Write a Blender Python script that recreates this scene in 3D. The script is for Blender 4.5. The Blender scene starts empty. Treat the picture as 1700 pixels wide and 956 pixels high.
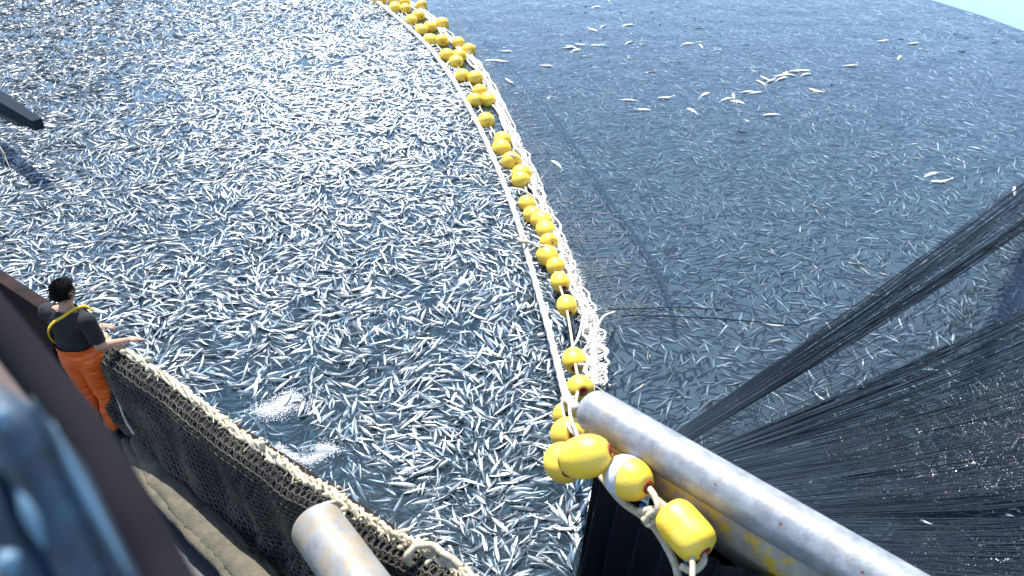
import bpy, math, random
import numpy as np
from mathutils import Vector, Matrix, Euler, Quaternion, noise

random.seed(7); rng = np.random.default_rng(7)
scene = bpy.context.scene
COL = scene.collection

# ------------------------------------------------------------------ camera
H = 8.0; FPX = 1400.0; PITCH = math.radians(33.0)
cam_d = bpy.data.cameras.new('camera'); cam = bpy.data.objects.new('camera', cam_d); COL.objects.link(cam)
cam.location = (0, 0, H); cam.rotation_euler = (math.pi/2 - PITCH, 0, 0)
cam_d.sensor_width = 36; cam_d.sensor_fit = 'HORIZONTAL'; cam_d.lens = 36 * FPX / 1700
cam_d.clip_start = 0.05; cam_d.clip_end = 9000
cam_d.dof.use_dof = True; cam_d.dof.focus_distance = 11.0; cam_d.dof.aperture_fstop = 1.5
scene.camera = cam

# ------------------------------------------------------------------ sky, sun, exposure
SUN_EL = math.radians(58); SUN_AZ = math.radians(-18)
w = bpy.data.worlds.new('World'); scene.world = w; w.use_nodes = True
wn = w.node_tree; wn.nodes.clear()
sky = wn.nodes.new('ShaderNodeTexSky'); sky.sky_type = 'NISHITA'; sky.sun_disc = False
sky.sun_elevation = SUN_EL; sky.sun_rotation = SUN_AZ; sky.air_density = 1.0; sky.dust_density = 0.4; sky.ozone_density = 2.0
bg = wn.nodes.new('ShaderNodeBackground'); bg.inputs['Strength'].default_value = 0.145
wo = wn.nodes.new('ShaderNodeOutputWorld')
wn.links.new(sky.outputs[0], bg.inputs[0]); wn.links.new(bg.outputs[0], wo.inputs[0])
sun_d = bpy.data.lights.new('sun', 'SUN'); sun_d.energy = 4.8; sun_d.angle = math.radians(0.6); sun_d.color = (1, .98, .94)
sun = bpy.data.objects.new('sun', sun_d); COL.objects.link(sun)
sv = Vector((math.sin(SUN_AZ)*math.cos(SUN_EL), math.cos(SUN_AZ)*math.cos(SUN_EL), math.sin(SUN_EL)))
sun.rotation_euler = sv.to_track_quat('Z', 'Y').to_euler(); sun.location = (0, 0, 60)
vs = scene.view_settings; vs.view_transform = 'Standard'; vs.look = 'None'; vs.exposure = 1.03; vs.gamma = 1
scene.render.engine = 'CYCLES'
scene.render.resolution_x = 1024; scene.render.resolution_y = 576
scene.cycles.max_bounces = 6; scene.cycles.transparent_max_bounces = 10
scene.cycles.caustics_reflective = False; scene.cycles.caustics_refractive = False

# ------------------------------------------------------------------ helpers
_c, _s = math.sin(PITCH), math.cos(PITCH)      # camera tilt
def ray(px, py):
    a = (px-850)/FPX; b = -(py-478)/FPX
    return Vector((a, b*_c + _s, b*_s - _c))
def P(px, py, z=0.0):
    """a point of the place at height z, from a reading off the photograph"""
    d = ray(px, py); t = (z-H)/d.z
    return Vector((0, 0, H)) + d*t
def D(px, py, depth):
    return Vector((0, 0, H)) + ray(px, py)*depth
def to_px(p):
    v = Vector(p) - Vector((0, 0, H)); f = Vector((0, _s, -_c)); u = Vector((0, _c, _s))
    z = v.dot(f)
    return 850 + FPX*v.x/z, 478 - FPX*v.dot(u)/z, z
def to_px_np(p):
    v = p - np.array([0, 0, H]); z = v[:, 1]*_s - v[:, 2]*_c; u = v[:, 1]*_c + v[:, 2]*_s
    return 850 + FPX*v[:, 0]/z, 478 - FPX*u/z, z

def lin(h):
    h = h.lstrip('#'); o = []
    for i in (0, 2, 4):
        c = int(h[i:i+2], 16)/255
        o.append(c/12.92 if c <= .04045 else ((c+.055)/1.055)**2.4)
    return (*o, 1)

def tag(o, label=None, cat=None, group=None, kind=None):
    if label: o['label'] = label
    if cat: o['category'] = cat
    if group: o['group'] = group
    if kind: o['kind'] = kind
    return o
def empty(name, loc=(0, 0, 0)):
    o = bpy.data.objects.new(name, None); COL.objects.link(o); o.location = loc; o.empty_display_size = .1
    return o
def link(name, me, mat=None, parent=None):
    o = bpy.data.objects.new(name, me); COL.objects.link(o)
    if mat is not None and not me.materials: me.materials.append(mat)
    if parent is not None:
        o.parent = parent
        o.matrix_parent_inverse = parent_world(parent).inverted()
    return o
def parent_world(p):
    m = Matrix.LocRotScale(p.location, p.rotation_euler, p.scale)
    if p.parent: m = parent_world(p.parent) @ p.matrix_parent_inverse @ m
    return m

class MB:
    def __init__(s): s.v = []; s.f = []
    def grid_faces(s, base, n, m, close):
        for i in range(n-1):
            for j in range(m if close else m-1):
                a = base+i*m+j; b = base+i*m+(j+1) % m
                s.f.append((a, b, b+m, a+m))
    def rings(s, rings, cap=True):
        base = len(s.v); m = len(rings[0])
        for r in rings: s.v.extend(tuple(p) for p in r)
        s.grid_faces(base, len(rings), m, True)
        if cap:
            s.f.append(tuple(base+j for j in reversed(range(m))))
            e = base+(len(rings)-1)*m
            s.f.append(tuple(e+j for j in range(m)))
        return s
    def tube(s, pts, r, n=8, cap=True, twist=0.0, lump=None):
        pts = [Vector(p) for p in pts]; N = len(pts); rs = []
        up = Vector((0, 0, 1)); t0 = (pts[1]-pts[0]).normalized()
        if abs(t0.dot(up)) > .95: up = Vector((0, 1, 0))
        u = t0.cross(up).normalized()
        for i, p in enumerate(pts):
            t = (pts[min(i+1, N-1)]-pts[max(i-1, 0)]).normalized()
            u = (u - t*u.dot(t)).normalized(); v = t.cross(u)
            rr = r(i/(N-1)) if callable(r) else r
            ring = []
            for k in range(n):
                a = 2*math.pi*k/n + twist*i
                q = rr*(1 + (lump(i, k) if lump else 0))
                ring.append(p + u*math.cos(a)*q + v*math.sin(a)*q)
            rs.append(ring)
        return s.rings(rs, cap)
    def box(s, c, x, y, z):
        c, x, y, z = map(Vector, (c, x, y, z)); b = len(s.v)
        for k in (-1, 1):
            for (i, j) in ((-1, -1), (1, -1), (1, 1), (-1, 1)): s.v.append(tuple(c+x*i+y*j+z*k))
        for f in ((3, 2, 1, 0), (4, 5, 6, 7), (0, 1, 5, 4), (1, 2, 6, 5), (2, 3, 7, 6), (3, 0, 4, 7)): s.f.append(tuple(b+i for i in f))
        return s
    def sheet(s, rows, thick=None):
        base = len(s.v); m = len(rows[0])
        for r in rows: s.v.extend(tuple(p) for p in r)
        s.grid_faces(base, len(rows), m, False)
        return s
    def lathe(s, c, axis, prof, n=18):
        c = Vector(c); ax = Vector(axis).normalized(); u = ax.orthogonal().normalized(); v = ax.cross(u)
        rs = [[c+ax*x+(u*math.cos(2*math.pi*k/n)+v*math.sin(2*math.pi*k/n))*max(r, 1e-4) for k in range(n)] for x, r in prof]
        return s.rings(rs, True)
    def ellipsoid(s, c, x, y, z, n=14, m=10):
        c, x, y, z = map(Vector, (c, x, y, z)); rs = []
        for i in range(m+1):
            a = math.pi*(i+.001)/(m+.002)
            rs.append([c+z*math.cos(a)+(x*math.cos(2*math.pi*k/n)+y*math.sin(2*math.pi*k/n))*math.sin(a) for k in range(n)])
        return s.rings(rs, True)
    def flat(s, z0, k):
        s.v = [(x, y, z0+(z-z0)*k) for x, y, z in s.v]; return s
    def mesh(s, name, smooth=True):
        me = bpy.data.meshes.new(name); me.from_pydata(s.v, [], s.f); me.validate(); me.update()
        if smooth: me.polygons.foreach_set('use_smooth', [True]*len(me.polygons))
        return me
    def build(s, name, mat, parent=None, smooth=True):
        return link(name, s.mesh(name, smooth), mat, parent)

def tri_mesh(name, V, T, C=None, smooth=True):
    """one mesh out of numpy arrays: vertices, triangles, vertex colours"""
    me = bpy.data.meshes.new(name); nv, nt = len(V), len(T)
    me.vertices.add(nv); me.vertices.foreach_set('co', np.ascontiguousarray(V, dtype=np.float32).ravel())
    me.loops.add(nt*3); me.loops.foreach_set('vertex_index', np.ascontiguousarray(T, dtype=np.int32).ravel())
    me.polygons.add(nt); me.polygons.foreach_set('loop_start', np.arange(0, nt*3, 3, dtype=np.int32))
    me.polygons.foreach_set('use_smooth', np.full(nt, smooth))
    if C is not None:
        at = me.attributes.new('col', 'FLOAT_COLOR', 'POINT')
        at.data.foreach_set('color', np.ascontiguousarray(C, dtype=np.float32).ravel())
    me.update(calc_edges=True)
    return me

def strands(paths, radius, n=3):
    """thin twine: array (S, K, 3) of paths -> verts, tris"""
    S, K, _ = paths.shape
    t = np.gradient(paths, axis=1); t /= np.linalg.norm(t, axis=2, keepdims=True)+1e-9
    up = np.zeros_like(t); up[..., 2] = 1; up[np.abs(t[..., 2]) > .9] = (1, 0, 0)
    u = np.cross(t, up); u /= np.linalg.norm(u, axis=2, keepdims=True)+1e-9; v = np.cross(t, u)
    R = np.broadcast_to(np.asarray(radius, dtype=float).reshape(-1, 1, 1), (S, K, 1)) if np.ndim(radius) else np.full((S, K, 1), radius)
    V = np.stack([paths + R*(u*math.cos(2*math.pi*k/n)+v*math.sin(2*math.pi*k/n)) for k in range(n)], axis=2)
    idx = np.arange(S*K*n).reshape(S, K, n)
    a = idx[:, :-1]; b = np.roll(a, -1, axis=2); c = idx[:, 1:]; d = np.roll(c, -1, axis=2)
    T = np.concatenate([np.stack([a, b, d], -1).reshape(-1, 3), np.stack([a, d, c], -1).reshape(-1, 3)])
    return V.reshape(-1, 3), T

def smooth_path(pts, n):
    """Catmull-Rom through the points"""
    pts = [Vector(p) for p in pts]; out = []
    q = [pts[0]*2-pts[1]] + pts + [pts[-1]*2-pts[-2]]
    segs = len(pts)-1
    for i in range(n):
        s = i/(n-1)*segs; k = min(int(s), segs-1); t = s-k
        a, b, c, d = q[k:k+4]
        out.append(.5*((2*b)+(c-a)*t+(2*a-5*b+4*c-d)*t*t+(3*b-a-3*c+d)*t**3))
    return out

# ------------------------------------------------------------------ materials
def mat(name, color, rough=.6, metal=0.0, var=None, vscale=5.0, bump=0.0, bscale=40.0, spec=.5, var2=None, v2scale=3.0, v2lo=.55, v2hi=.7, coat=0.0):
    m = bpy.data.materials.new(name); m.use_nodes = True; nt = m.node_tree; b = nt.nodes['Principled BSDF']
    b.inputs['Roughness'].default_value = rough; b.inputs['Metallic'].default_value = metal
    b.inputs['Specular IOR Level'].default_value = spec; b.inputs['Coat Weight'].default_value = coat
    c = color if isinstance(color, tuple) else lin(color)
    b.inputs['Base Color'].default_value = c
    tc = nt.nodes.new('ShaderNodeTexCoord'); src = None
    if var is not None:
        n = nt.nodes.new('ShaderNodeTexNoise'); n.inputs['Scale'].default_value = vscale; n.inputs['Detail'].default_value = 6; n.inputs['Roughness'].default_value = .65
        nt.links.new(tc.outputs['Object'], n.inputs['Vector'])
        mr = nt.nodes.new('ShaderNodeMapRange'); mr.inputs[1].default_value = .35; mr.inputs[2].default_value = .65
        nt.links.new(n.outputs['Fac'], mr.inputs[0])
        mx = nt.nodes.new('ShaderNodeMix'); mx.data_type = 'RGBA'
        mx.inputs['A'].default_value = c; mx.inputs['B'].default_value = var if isinstance(var, tuple) else lin(var)
        nt.links.new(mr.outputs[0], mx.inputs['Factor']); src = mx.outputs['Result']
    if var2 is not None:
        n = nt.nodes.new('ShaderNodeTexNoise'); n.inputs['Scale'].default_value = v2scale; n.inputs['Detail'].default_value = 8; n.inputs['Roughness'].default_value = .7
        nt.links.new(tc.outputs['Object'], n.inputs['Vector'])
        mr = nt.nodes.new('ShaderNodeMapRange'); mr.inputs[1].default_value = v2lo; mr.inputs[2].default_value = v2hi
        nt.links.new(n.outputs['Fac'], mr.inputs[0])
        mx = nt.nodes.new('ShaderNodeMix'); mx.data_type = 'RGBA'
        if src: nt.links.new(src, mx.inputs['A'])
        else: mx.inputs['A'].default_value = c
        mx.inputs['B'].default_value = var2 if isinstance(var2, tuple) else lin(var2)
        nt.links.new(mr.outputs[0], mx.inputs['Factor']); src = mx.outputs['Result']
    if src: nt.links.new(src, b.inputs['Base Color'])
    if bump:
        n = nt.nodes.new('ShaderNodeTexNoise'); n.inputs['Scale'].default_value = bscale; n.inputs['Detail'].default_value = 4
        nt.links.new(tc.outputs['Object'], n.inputs['Vector'])
        bp = nt.nodes.new('ShaderNodeBump'); bp.inputs['Strength'].default_value = bump; bp.inputs['Distance'].default_value = .01
        nt.links.new(n.outputs['Fac'], bp.inputs['Height']); nt.links.new(bp.outputs[0], b.inputs['Normal'])
    return m

def fish_material(name, metal, rough):
    m = bpy.data.materials.new(name); m.use_nodes = True; nt = m.node_tree; b = nt.nodes['Principled BSDF']
    at = nt.nodes.new('ShaderNodeAttribute'); at.attribute_name = 'col'
    nt.links.new(at.outputs['Color'], b.inputs['Base Color'])
    b.inputs['Metallic'].default_value = metal; b.inputs['Roughness'].default_value = rough
    b.inputs['Coat Weight'].default_value = .2; b.inputs['Coat Roughness'].default_value = .25
    return m

def water_material():
    m = bpy.data.materials.new('sea_water'); m.use_nodes = True; nt = m.node_tree; nt.nodes.clear()
    out = nt.nodes.new('ShaderNodeOutputMaterial'); tc = nt.nodes.new('ShaderNodeTexCoord')
    n1 = nt.nodes.new('ShaderNodeTexNoise'); n1.inputs['Scale'].default_value = 5.0; n1.inputs['Detail'].default_value = 5
    n2 = nt.nodes.new('ShaderNodeTexNoise'); n2.inputs['Scale'].default_value = .7; n2.inputs['Detail'].default_value = 3
    nt.links.new(tc.outputs['Object'], n1.inputs['Vector']); nt.links.new(tc.outputs['Object'], n2.inputs['Vector'])
    b1 = nt.nodes.new('ShaderNodeBump'); b1.inputs['Strength'].default_value = .30; b1.inputs['Distance'].default_value = .03
    b2 = nt.nodes.new('ShaderNodeBump'); b2.inputs['Strength'].default_value = .35; b2.inputs['Distance'].default_value = .12
    nt.links.new(n1.outputs['Fac'], b1.inputs['Height']); nt.links.new(n2.outputs['Fac'], b2.inputs['Height']); nt.links.new(b2.outputs[0], b1.inputs['Normal'])
    gl = nt.nodes.new('ShaderNodeBsdfGlossy'); gl.inputs['Roughness'].default_value = .09; gl.inputs['Color'].default_value = (.9, .95, 1, 1)
    nt.links.new(b1.outputs[0], gl.inputs['Normal'])
    tr = nt.nodes.new('ShaderNodeBsdfTransparent'); tr.inputs['Color'].default_value = (.76, .86, .92, 1)
    df = nt.nodes.new('ShaderNodeBsdfDiffuse'); df.inputs['Color'].default_value = (.075, .125, .16, 1)
    mx = nt.nodes.new('ShaderNodeMixShader'); mx.inputs[0].default_value = .15
    nt.links.new(tr.outputs[0], mx.inputs[1]); nt.links.new(df.outputs[0], mx.inputs[2])
    # Schlick reflectance, the same from above and below: the sheet has no thickness, so light does not bend in it
    ge = nt.nodes.new('ShaderNodeNewGeometry'); dt = nt.nodes.new('ShaderNodeVectorMath'); dt.operation = 'DOT_PRODUCT'
    nt.links.new(ge.outputs['Incoming'], dt.inputs[0]); nt.links.new(b1.outputs[0], dt.inputs[1])
    def mth(op, a, b=None):
        n = nt.nodes.new('ShaderNodeMath'); n.operation = op
        for i, q in enumerate((a, b)):
            if q is None: continue
            if isinstance(q, (int, float)): n.inputs[i].default_value = q
            else: nt.links.new(q, n.inputs[i])
        return n
    ab = mth('ABSOLUTE', dt.outputs['Value']); om = mth('SUBTRACT', 1.0, ab.outputs[0]); p5 = mth('POWER', om.outputs[0], 5.0)
    ml = mth('MULTIPLY', p5.outputs[0], .98); fr = mth('ADD', ml.outputs[0], .02)
    m2 = nt.nodes.new('ShaderNodeMixShader')
    nt.links.new(fr.outputs[0], m2.inputs[0]); nt.links.new(mx.outputs[0], m2.inputs[1]); nt.links.new(gl.outputs[0], m2.inputs[2])
    nt.links.new(m2.outputs[0], out.inputs['Surface'])
    return m

M = {}
M['fish'] = fish_material('fish_skin', .30, .34)
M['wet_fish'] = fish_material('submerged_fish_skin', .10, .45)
M['pale'] = fish_material('pale_dead_fish', 0.0, .5)
M['water'] = water_material()
M['deep'] = mat('deep_turquoise_water', (.42, .46, .49, 1), .9, var=(.50, .54, .57, 1), vscale=.25)
M['bag'] = mat('dark_net_bag', (.004, .034, .052, 1), .9, var=(.007, .055, .075, 1), vscale=2)
M['yellow'] = mat('yellow_float_foam', (.95, .60, .03, 1), .45, var=(.90, .62, .09, 1), vscale=9, bump=.2, bscale=45, var2=(.50, .33, .10, 1), v2scale=11, v2lo=.60, v2hi=.75)
M['band'] = mat('pale_grey_tape', (.62, .64, .70, 1), .4, var=(.5, .52, .58, 1), vscale=15)
M['red'] = mat('red_stained_hole', (.35, .012, .01, 1), .6, var=(.12, .01, .01, 1), vscale=40)
M['white_rope'] = mat('white_rope', (.70, .68, .62, 1), .85, var=(.50, .47, .40, 1), vscale=25, bump=.6, bscale=90)
M['cream_rope'] = mat('cream_rope', (.66, .58, .42, 1), .9, var=(.46, .38, .24, 1), vscale=22, bump=.8, bscale=110, var2=(.68, .60, .44, 1), v2scale=12)
M['twine'] = mat('black_twine', (.018, .025, .036, 1), .9, spec=.1)
M['wet_twine'] = mat('dark_blue_twine', (.020, .029, .043, 1), .85, spec=.15)
M['grey_twine'] = mat('grey_twine', (.24, .25, .25, 1), .5, var=(.10, .11, .12, 1), vscale=6)
M['rail_twine'] = mat('dark_grey_twine', (.13, .112, .082, 1), .8, var=(.045, .042, .038, 1), vscale=2.5, spec=.2)
M['black'] = mat('black_netting', (.010, .011, .013, 1), .9, var=(.022, .022, .024, 1), vscale=30, bump=.8, bscale=120)
M['alu'] = mat('weathered_steel', (.34, .355, .375, 1), .48, .3, var=(.20, .21, .23, 1), vscale=7, bump=.2, bscale=40, var2=(.27, .20, .11, 1), v2scale=4.5, v2lo=.54, v2hi=.72)
M['plate'] = mat('plate_yellow_reflection', (.36, .33, .27, 1), .55, .1, var=(.22, .19, .14, 1), vscale=4, var2=(.52, .34, .03, 1), v2scale=3.0, v2lo=.50, v2hi=.56, bump=.2, bscale=40)  # yellow patches put the floats' reflection into the plate colour
M['roller'] = mat('chalky_roller', (.27, .265, .245, 1), .6, .1, var=(.17, .175, .18, 1), vscale=7, var2=(.30, .21, .10, 1), v2scale=5, v2lo=.48, v2hi=.66, bump=.2, bscale=30)
M['rust'] = mat('rust_spot', (.14, .03, .015, 1), .8, var=(.22, .06, .02, 1), vscale=30)
M['hull'] = mat('dark_hull_paint', (.016, .013, .013, 1), .9, var=(.035, .020, .018, 1), vscale=4, bump=.3, bscale=25, spec=.1)
M['deck'] = mat('dark_deck', (.022, .023, .026, 1), .65, var=(.04, .04, .042, 1), vscale=5, bump=.2, bscale=20)
M['tan'] = mat('tan_net_bundle', (.14, .118, .075, 1), .9, var=(.075, .066, .046, 1), vscale=7, bump=.9, bscale=60)
M['skin'] = mat('skin', (.42, .23, .15, 1), .55)
M['hair'] = mat('black_hair', (.005, .0045, .004, 1), .85, bump=.5, bscale=150, spec=.1)
M['shirt'] = mat('black_shirt', (.006, .006, .007, 1), .9, var=(.012, .012, .013, 1), vscale=12, bump=.4, bscale=40)
M['orange'] = mat('orange_oilskin', (.80, .13, .012, 1), .42, var=(.70, .10, .01, 1), vscale=7, bump=.25, bscale=18)
M['strap'] = mat('yellow_strap', (.75, .47, .02, 1), .5)
M['boot'] = mat('black_rubber', (.01, .01, .01, 1), .45)
M['glove'] = mat('pale_cloth', (.6, .62, .64, 1), .8)
M['beam'] = mat('charcoal_paint', (.012, .011, .014, 1), .9, spec=.08)
M['blue'] = mat('blue_gloss_paint', (.005, .008, .014, 1), .5, 0, var=(.018, .055, .10, 1), vscale=11)
M['cyan'] = mat('pale_blue_highlight', (.10, .19, .26, 1), .5)
M['wood'] = mat('brown_wood', (.13, .075, .055, 1), .7, var=(.07, .04, .035, 1), vscale=10)
M['grey_dark'] = mat('dark_grey_paint', (.035, .033, .032, 1), .8, var=(.07, .065, .06, 1), vscale=6)
M['foam'] = mat('sea_foam', (.86, .88, .90, 1), .6)

# ------------------------------------------------------------------ sea
def big_quad(name, z, m, s=3000):
    me = bpy.data.meshes.new(name); me.from_pydata([(-s, -s, z), (s, -s, z), (s, s, z), (-s, s, z)], [], [(0, 1, 2, 3)])
    return link(name, me, m)
tag(big_quad('sea_water', 0.0, M['water']), kind='structure')
tag(big_quad('sea_depth', -1.2, M['deep']), kind='structure')

# the line of floats, read off the photograph: px, py, height
LINE = [(600, -22, .05), (652, 3, .05), (690, 40, .05), (735, 85, .05), (775, 130, .05), (800, 185, .05), (832, 240, .05), (866, 295, .06), (884, 350, .08), (908, 395, .10), (920, 445, .15),
        (940, 510, .40), (954, 596, .95), (960, 640, 1.5), (950, 690, 2.1), (944, 730, 2.6), (955, 762, 3.15), (1042, 795, 3.30), (1138, 880, 3.28), (1150, 1010, 3.2)]
wl = [P(x, y, 0) for x, y, z in LINE[:13]] + [P(955, 640, 0), P(985, 800, 0), P(1000, 870, 0), P(920, 970, 0)]
wl = [Vector((wl[0].x-14, wl[0].y+12, 0))] + wl
LX = np.array([p.x for p in wl]); LY = np.array([p.y for p in wl]); o = np.argsort(LY)
def line_x(y): return np.interp(y, LY[o], LX[o])
# far rim of the net: open sea beyond it
rim = [P(1330, -40, 0), P(1480, -22, 0), P(1570, 6, 0), P(1640, 28, 0), P(1705, 52, 0), P(1800, 95, 0), P(1950, 180, 0)]

# the dark net bag that holds the fish
bagpts = [Vector((-26, 4, 0)), Vector((-34, 22, 0)), Vector((-24, 46, 0)), Vector((-4, 50, 0)), P(1250, -70, 0)] + rim + [Vector((24, 8, 0)), Vector((18, 1, 0)), Vector((0, 1, 0))]
mb = MB(); cc = Vector((0, 18, 0)); rows = []
for k, (sc, z) in enumerate(((1.0, -.02), (.995, -.30), (.97, -.55), (.6, -.75), (.05, -.8))):
    rows.append([cc+(Vector((p.x, p.y, 0))-cc)*sc+Vector((0, 0, z)) for p in bagpts])
base = len(mb.v)
for r in rows: mb.v.extend(tuple(p) for p in r)
mb.grid_faces(base, len(rows), len(bagpts), True)
bag = mb.build('net_bag', M['bag'])
tag(bag, 'huge dark purse net bag hanging under the whole catch of fish', 'net')

# slack netting hanging under the fish beyond the floats
mb = MB(); yy = np.linspace(1.5, 38, 60); rows = []
M['panel'] = mat('slate_netting', (.070, .088, .100, 1), .9, var=(.050, .066, .080, 1), vscale=1.2, bump=.5, bscale=30)
for y_ in yy:
    x0 = float(line_x(y_))+.1; x1 = 24.0; row = []
    for t in np.linspace(0, 1, 40):
        x_ = x0+(x1-x0)*t; yr = np.interp(x_, [r.x for r in rim], [r.y for r in rim], left=60)
        row.append(Vector((x_, min(y_, yr-.15), -.24-.05*noise.noise(Vector((x_*.4, y_*.4, 1))))))
    rows.append(row)
tag(mb.sheet(rows).build('slack_netting', M['panel']), 'slate grey slack netting under the dim fish beyond the float line', 'net')

# ------------------------------------------------------------------ fish
def fish_proto(rings, sides, bend, belly_up=False, fins=False):
    prof = np.array([(0, .004), (.05, .036), (.16, .064), (.32, .082), (.50, .076), (.68, .052), (.82, .024), (.93, .009)])
    ts = np.linspace(0, .93, rings); V = []; C = []; T = []
    for i, t in enumerate(ts):
        h = np.interp(t, prof[:, 0], prof[:, 1]); wd = h*.66
        for k in range(sides):
            a = 2*math.pi*k/sides + math.pi/2
            y, z = math.cos(a)*wd, math.sin(a)*h
            V.append((.5-t, y, z))
            s = math.sin(a)
            back = np.array((.055, .078, .10)); flank = np.array((.62, .67, .70)); bel = np.array((.86, .87, .85))
            if s > .45: c = back + (flank-back)*max(0, (.90-s)/.45) if s < .90 else back
            else: c = flank+(bel-flank)*min(1, (.45-s)/.8)
            if t < .12: c = c*.75
            C.append(c)
    for i in range(rings-1):
        for k in range(sides):
            a = i*sides+k; b = i*sides+(k+1) % sides
            T += [(a, b, b+sides), (a, b+sides, a+sides)]
    def fin(pts, col):
        b = len(V)
        for p in pts: V.append(p); C.append(np.array(col))
        for i in range(1, len(pts)-1): T.append((b, b+i, b+i+1))
    tc = (.20, .22, .21)
    fin([(-.40, 0, 0), (-.50, 0, .075), (-.455, 0, 0)], tc); fin([(-.40, 0, 0), (-.455, 0, 0), (-.50, 0, -.075)], tc)
    if fins:
        fin([(.16, 0, .078), (.08, 0, .115), (.02, 0, .075)], tc); fin([(-.02, 0, .072), (-.08, 0, .092), (-.2, 0, .042)], tc)
        fin([(-.02, 0, -.072), (-.08, 0, -.092), (-.2, 0, -.042)], tc)
        for sg in (-1, 1):
            fin([(.24, .045*sg, -.01), (.12, .08*sg, -.03), (.2, .05*sg, -.03)], tc)
            b = len(V); e = Vector((.43, .029*sg, .010))
            for k in range(6): V.append((e.x+.010*math.cos(k*math.pi/3), e.y+.002*sg, e.z+.010*math.sin(k*math.pi/3))); C.append(np.array((.01, .01, .012)))
            for k in range(1, 5): T.append((b, b+k, b+k+1))
    V = np.array(V); C = np.array(C)
    V[:, 1] += bend*((V[:, 0]+.05)**2)*np.where(V[:, 0] < -.05, 1.0, .45)
    C = np.concatenate([C, np.ones((len(C), 1))], 1)
    return V, np.array(T), C

def swirl(p, seed):
    return np.array([noise.noise(Vector((x*.33+seed, y*.33, seed*1.7)))*2.2*math.pi+noise.noise(Vector((x*1.1, y*1.1+seed, seed)))*1.6 for x, y in p])

def rot_np(yaw, pitch, roll):
    cy, sy, cp, sp, cr, sr = np.cos(yaw), np.sin(yaw), np.cos(pitch), np.sin(pitch), np.cos(roll), np.sin(roll)
    R = np.empty((len(yaw), 3, 3))
    R[:, 0, 0] = cy*cp; R[:, 0, 1] = cy*sp*sr-sy*cr; R[:, 0, 2] = cy*sp*cr+sy*sr
    R[:, 1, 0] = sy*cp; R[:, 1, 1] = sy*sp*sr+cy*cr; R[:, 1, 2] = sy*sp*cr-cy*sr
    R[:, 2, 0] = -sp; R[:, 2, 1] = cp*sr; R[:, 2, 2] = cp*cr
    return R

def school(name, pos, yaw, pitch, roll, size, bright, protos, m='fish'):
    Vs, Ts, Cs = [], [], []; off = 0
    which = rng.integers(0, len(protos), len(pos)); R = rot_np(yaw, pitch, roll)
    for k, (V, T, C) in enumerate(protos):
        ix = np.where(which == k)[0]
        if not len(ix): continue
        W = np.einsum('nij,vj->nvi', R[ix]*size[ix, None, None], V)+pos[ix, None, :]
        Vs.append(W.reshape(-1, 3))
        Ts.append((T[None]+(np.arange(len(ix))*len(V))[:, None, None]).reshape(-1, 3)+off); off += len(ix)*len(V)
        c = np.broadcast_to(C[None], (len(ix), len(V), 4)).copy(); c[..., :3] *= bright[ix, None, None]; Cs.append(c.reshape(-1, 4))
    me = tri_mesh(name, np.concatenate(Vs), np.concatenate(Ts), np.concatenate(Cs))
    return link(name, me, M[m])

def jitter_field(x0, x1, y0, y1, dens):
    st = 1/math.sqrt(dens); gx, gy = np.meshgrid(np.arange(x0, x1, st), np.arange(y0, y1, st))
    p = np.stack([gx.ravel(), gy.ravel()], 1); return p+rng.uniform(-.8, .8, p.shape)*st

def in_view(p, m):
    x, y, z = to_px_np(p); return (x > -m) & (x < 1700+m) & (y > -m*.6) & (y < 956+m)

RAIL_Z = 2.85; DECK_Z = 1.85
R0 = P(0, 448, RAIL_Z); R1 = P(740, 930, RAIL_Z); rdir = (R1-R0).normalized(); rout = Vector((-rdir.y, rdir.x, 0)).normalized()   # outboard
if rout.y < 0: rout = -rout
def overboard(p, d): return (p[:, 0]-R0.x)*rout.x+(p[:, 1]-R0.y)*rout.y > d

calm = np.array([(380, 672), (455, 705), (540, 772), (620, 825), (690, 858)]); calm_w = [26, 44, 42, 40, 22]
def calm_dist(x, y):
    best = np.full(len(x), 1e9)
    for i in range(len(calm)-1):
        a, b = calm[i], calm[i+1]; ab = b-a
        t = np.clip(((x-a[0])*ab[0]+(y-a[1])*ab[1])/(ab@ab), 0, 1)
        d = np.hypot(x-a[0]-t*ab[0], y-a[1]-t*ab[1])/(calm_w[i]*(1-t)+calm_w[i+1]*t); best = np.minimum(best, d)
    return best

# --- pool on the left of the floats: fish crowded at the surface
p = jitter_field(-26, 6, 2, 48, 92)
p = p[(p[:, 0] < line_x(p[:, 1])-.05)]
gap = np.array([noise.noise(Vector((a*1.5, b*1.5, 1.3)))+.5*noise.noise(Vector((a*.35, b*.35, 7.3))) for a, b in p]); p = p[(gap > -.34) | (rng.random(len(p)) < .42)]
p3 = np.concatenate([p, np.zeros((len(p), 1))], 1); k = in_view(p3, 80) & overboard(p3, .35); p3 = p3[k]
k = rng.random(len(p3)) < np.interp(to_px_np(p3)[2], [14, 30], [1, .75]); p3 = p3[k]
x, y, dep = to_px_np(p3); cd = calm_dist(x, y)
keep = (cd > 1) | (rng.random(len(p3)) < .35); p3 = p3[keep]; cd = cd[keep]; dep = dep[keep]; x = x[keep]; y = y[keep]
N = len(p3)
yaw = swirl(p3[:, :2], 3.0)+rng.normal(0, .55, N)+np.where(rng.random(N) < .5, math.pi, 0)
pit = rng.normal(0, .20, N); rol = rng.normal(0, .95, N); siz = rng.uniform(.26, .43, N); bri = rng.uniform(.6, 1.15, N)
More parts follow.
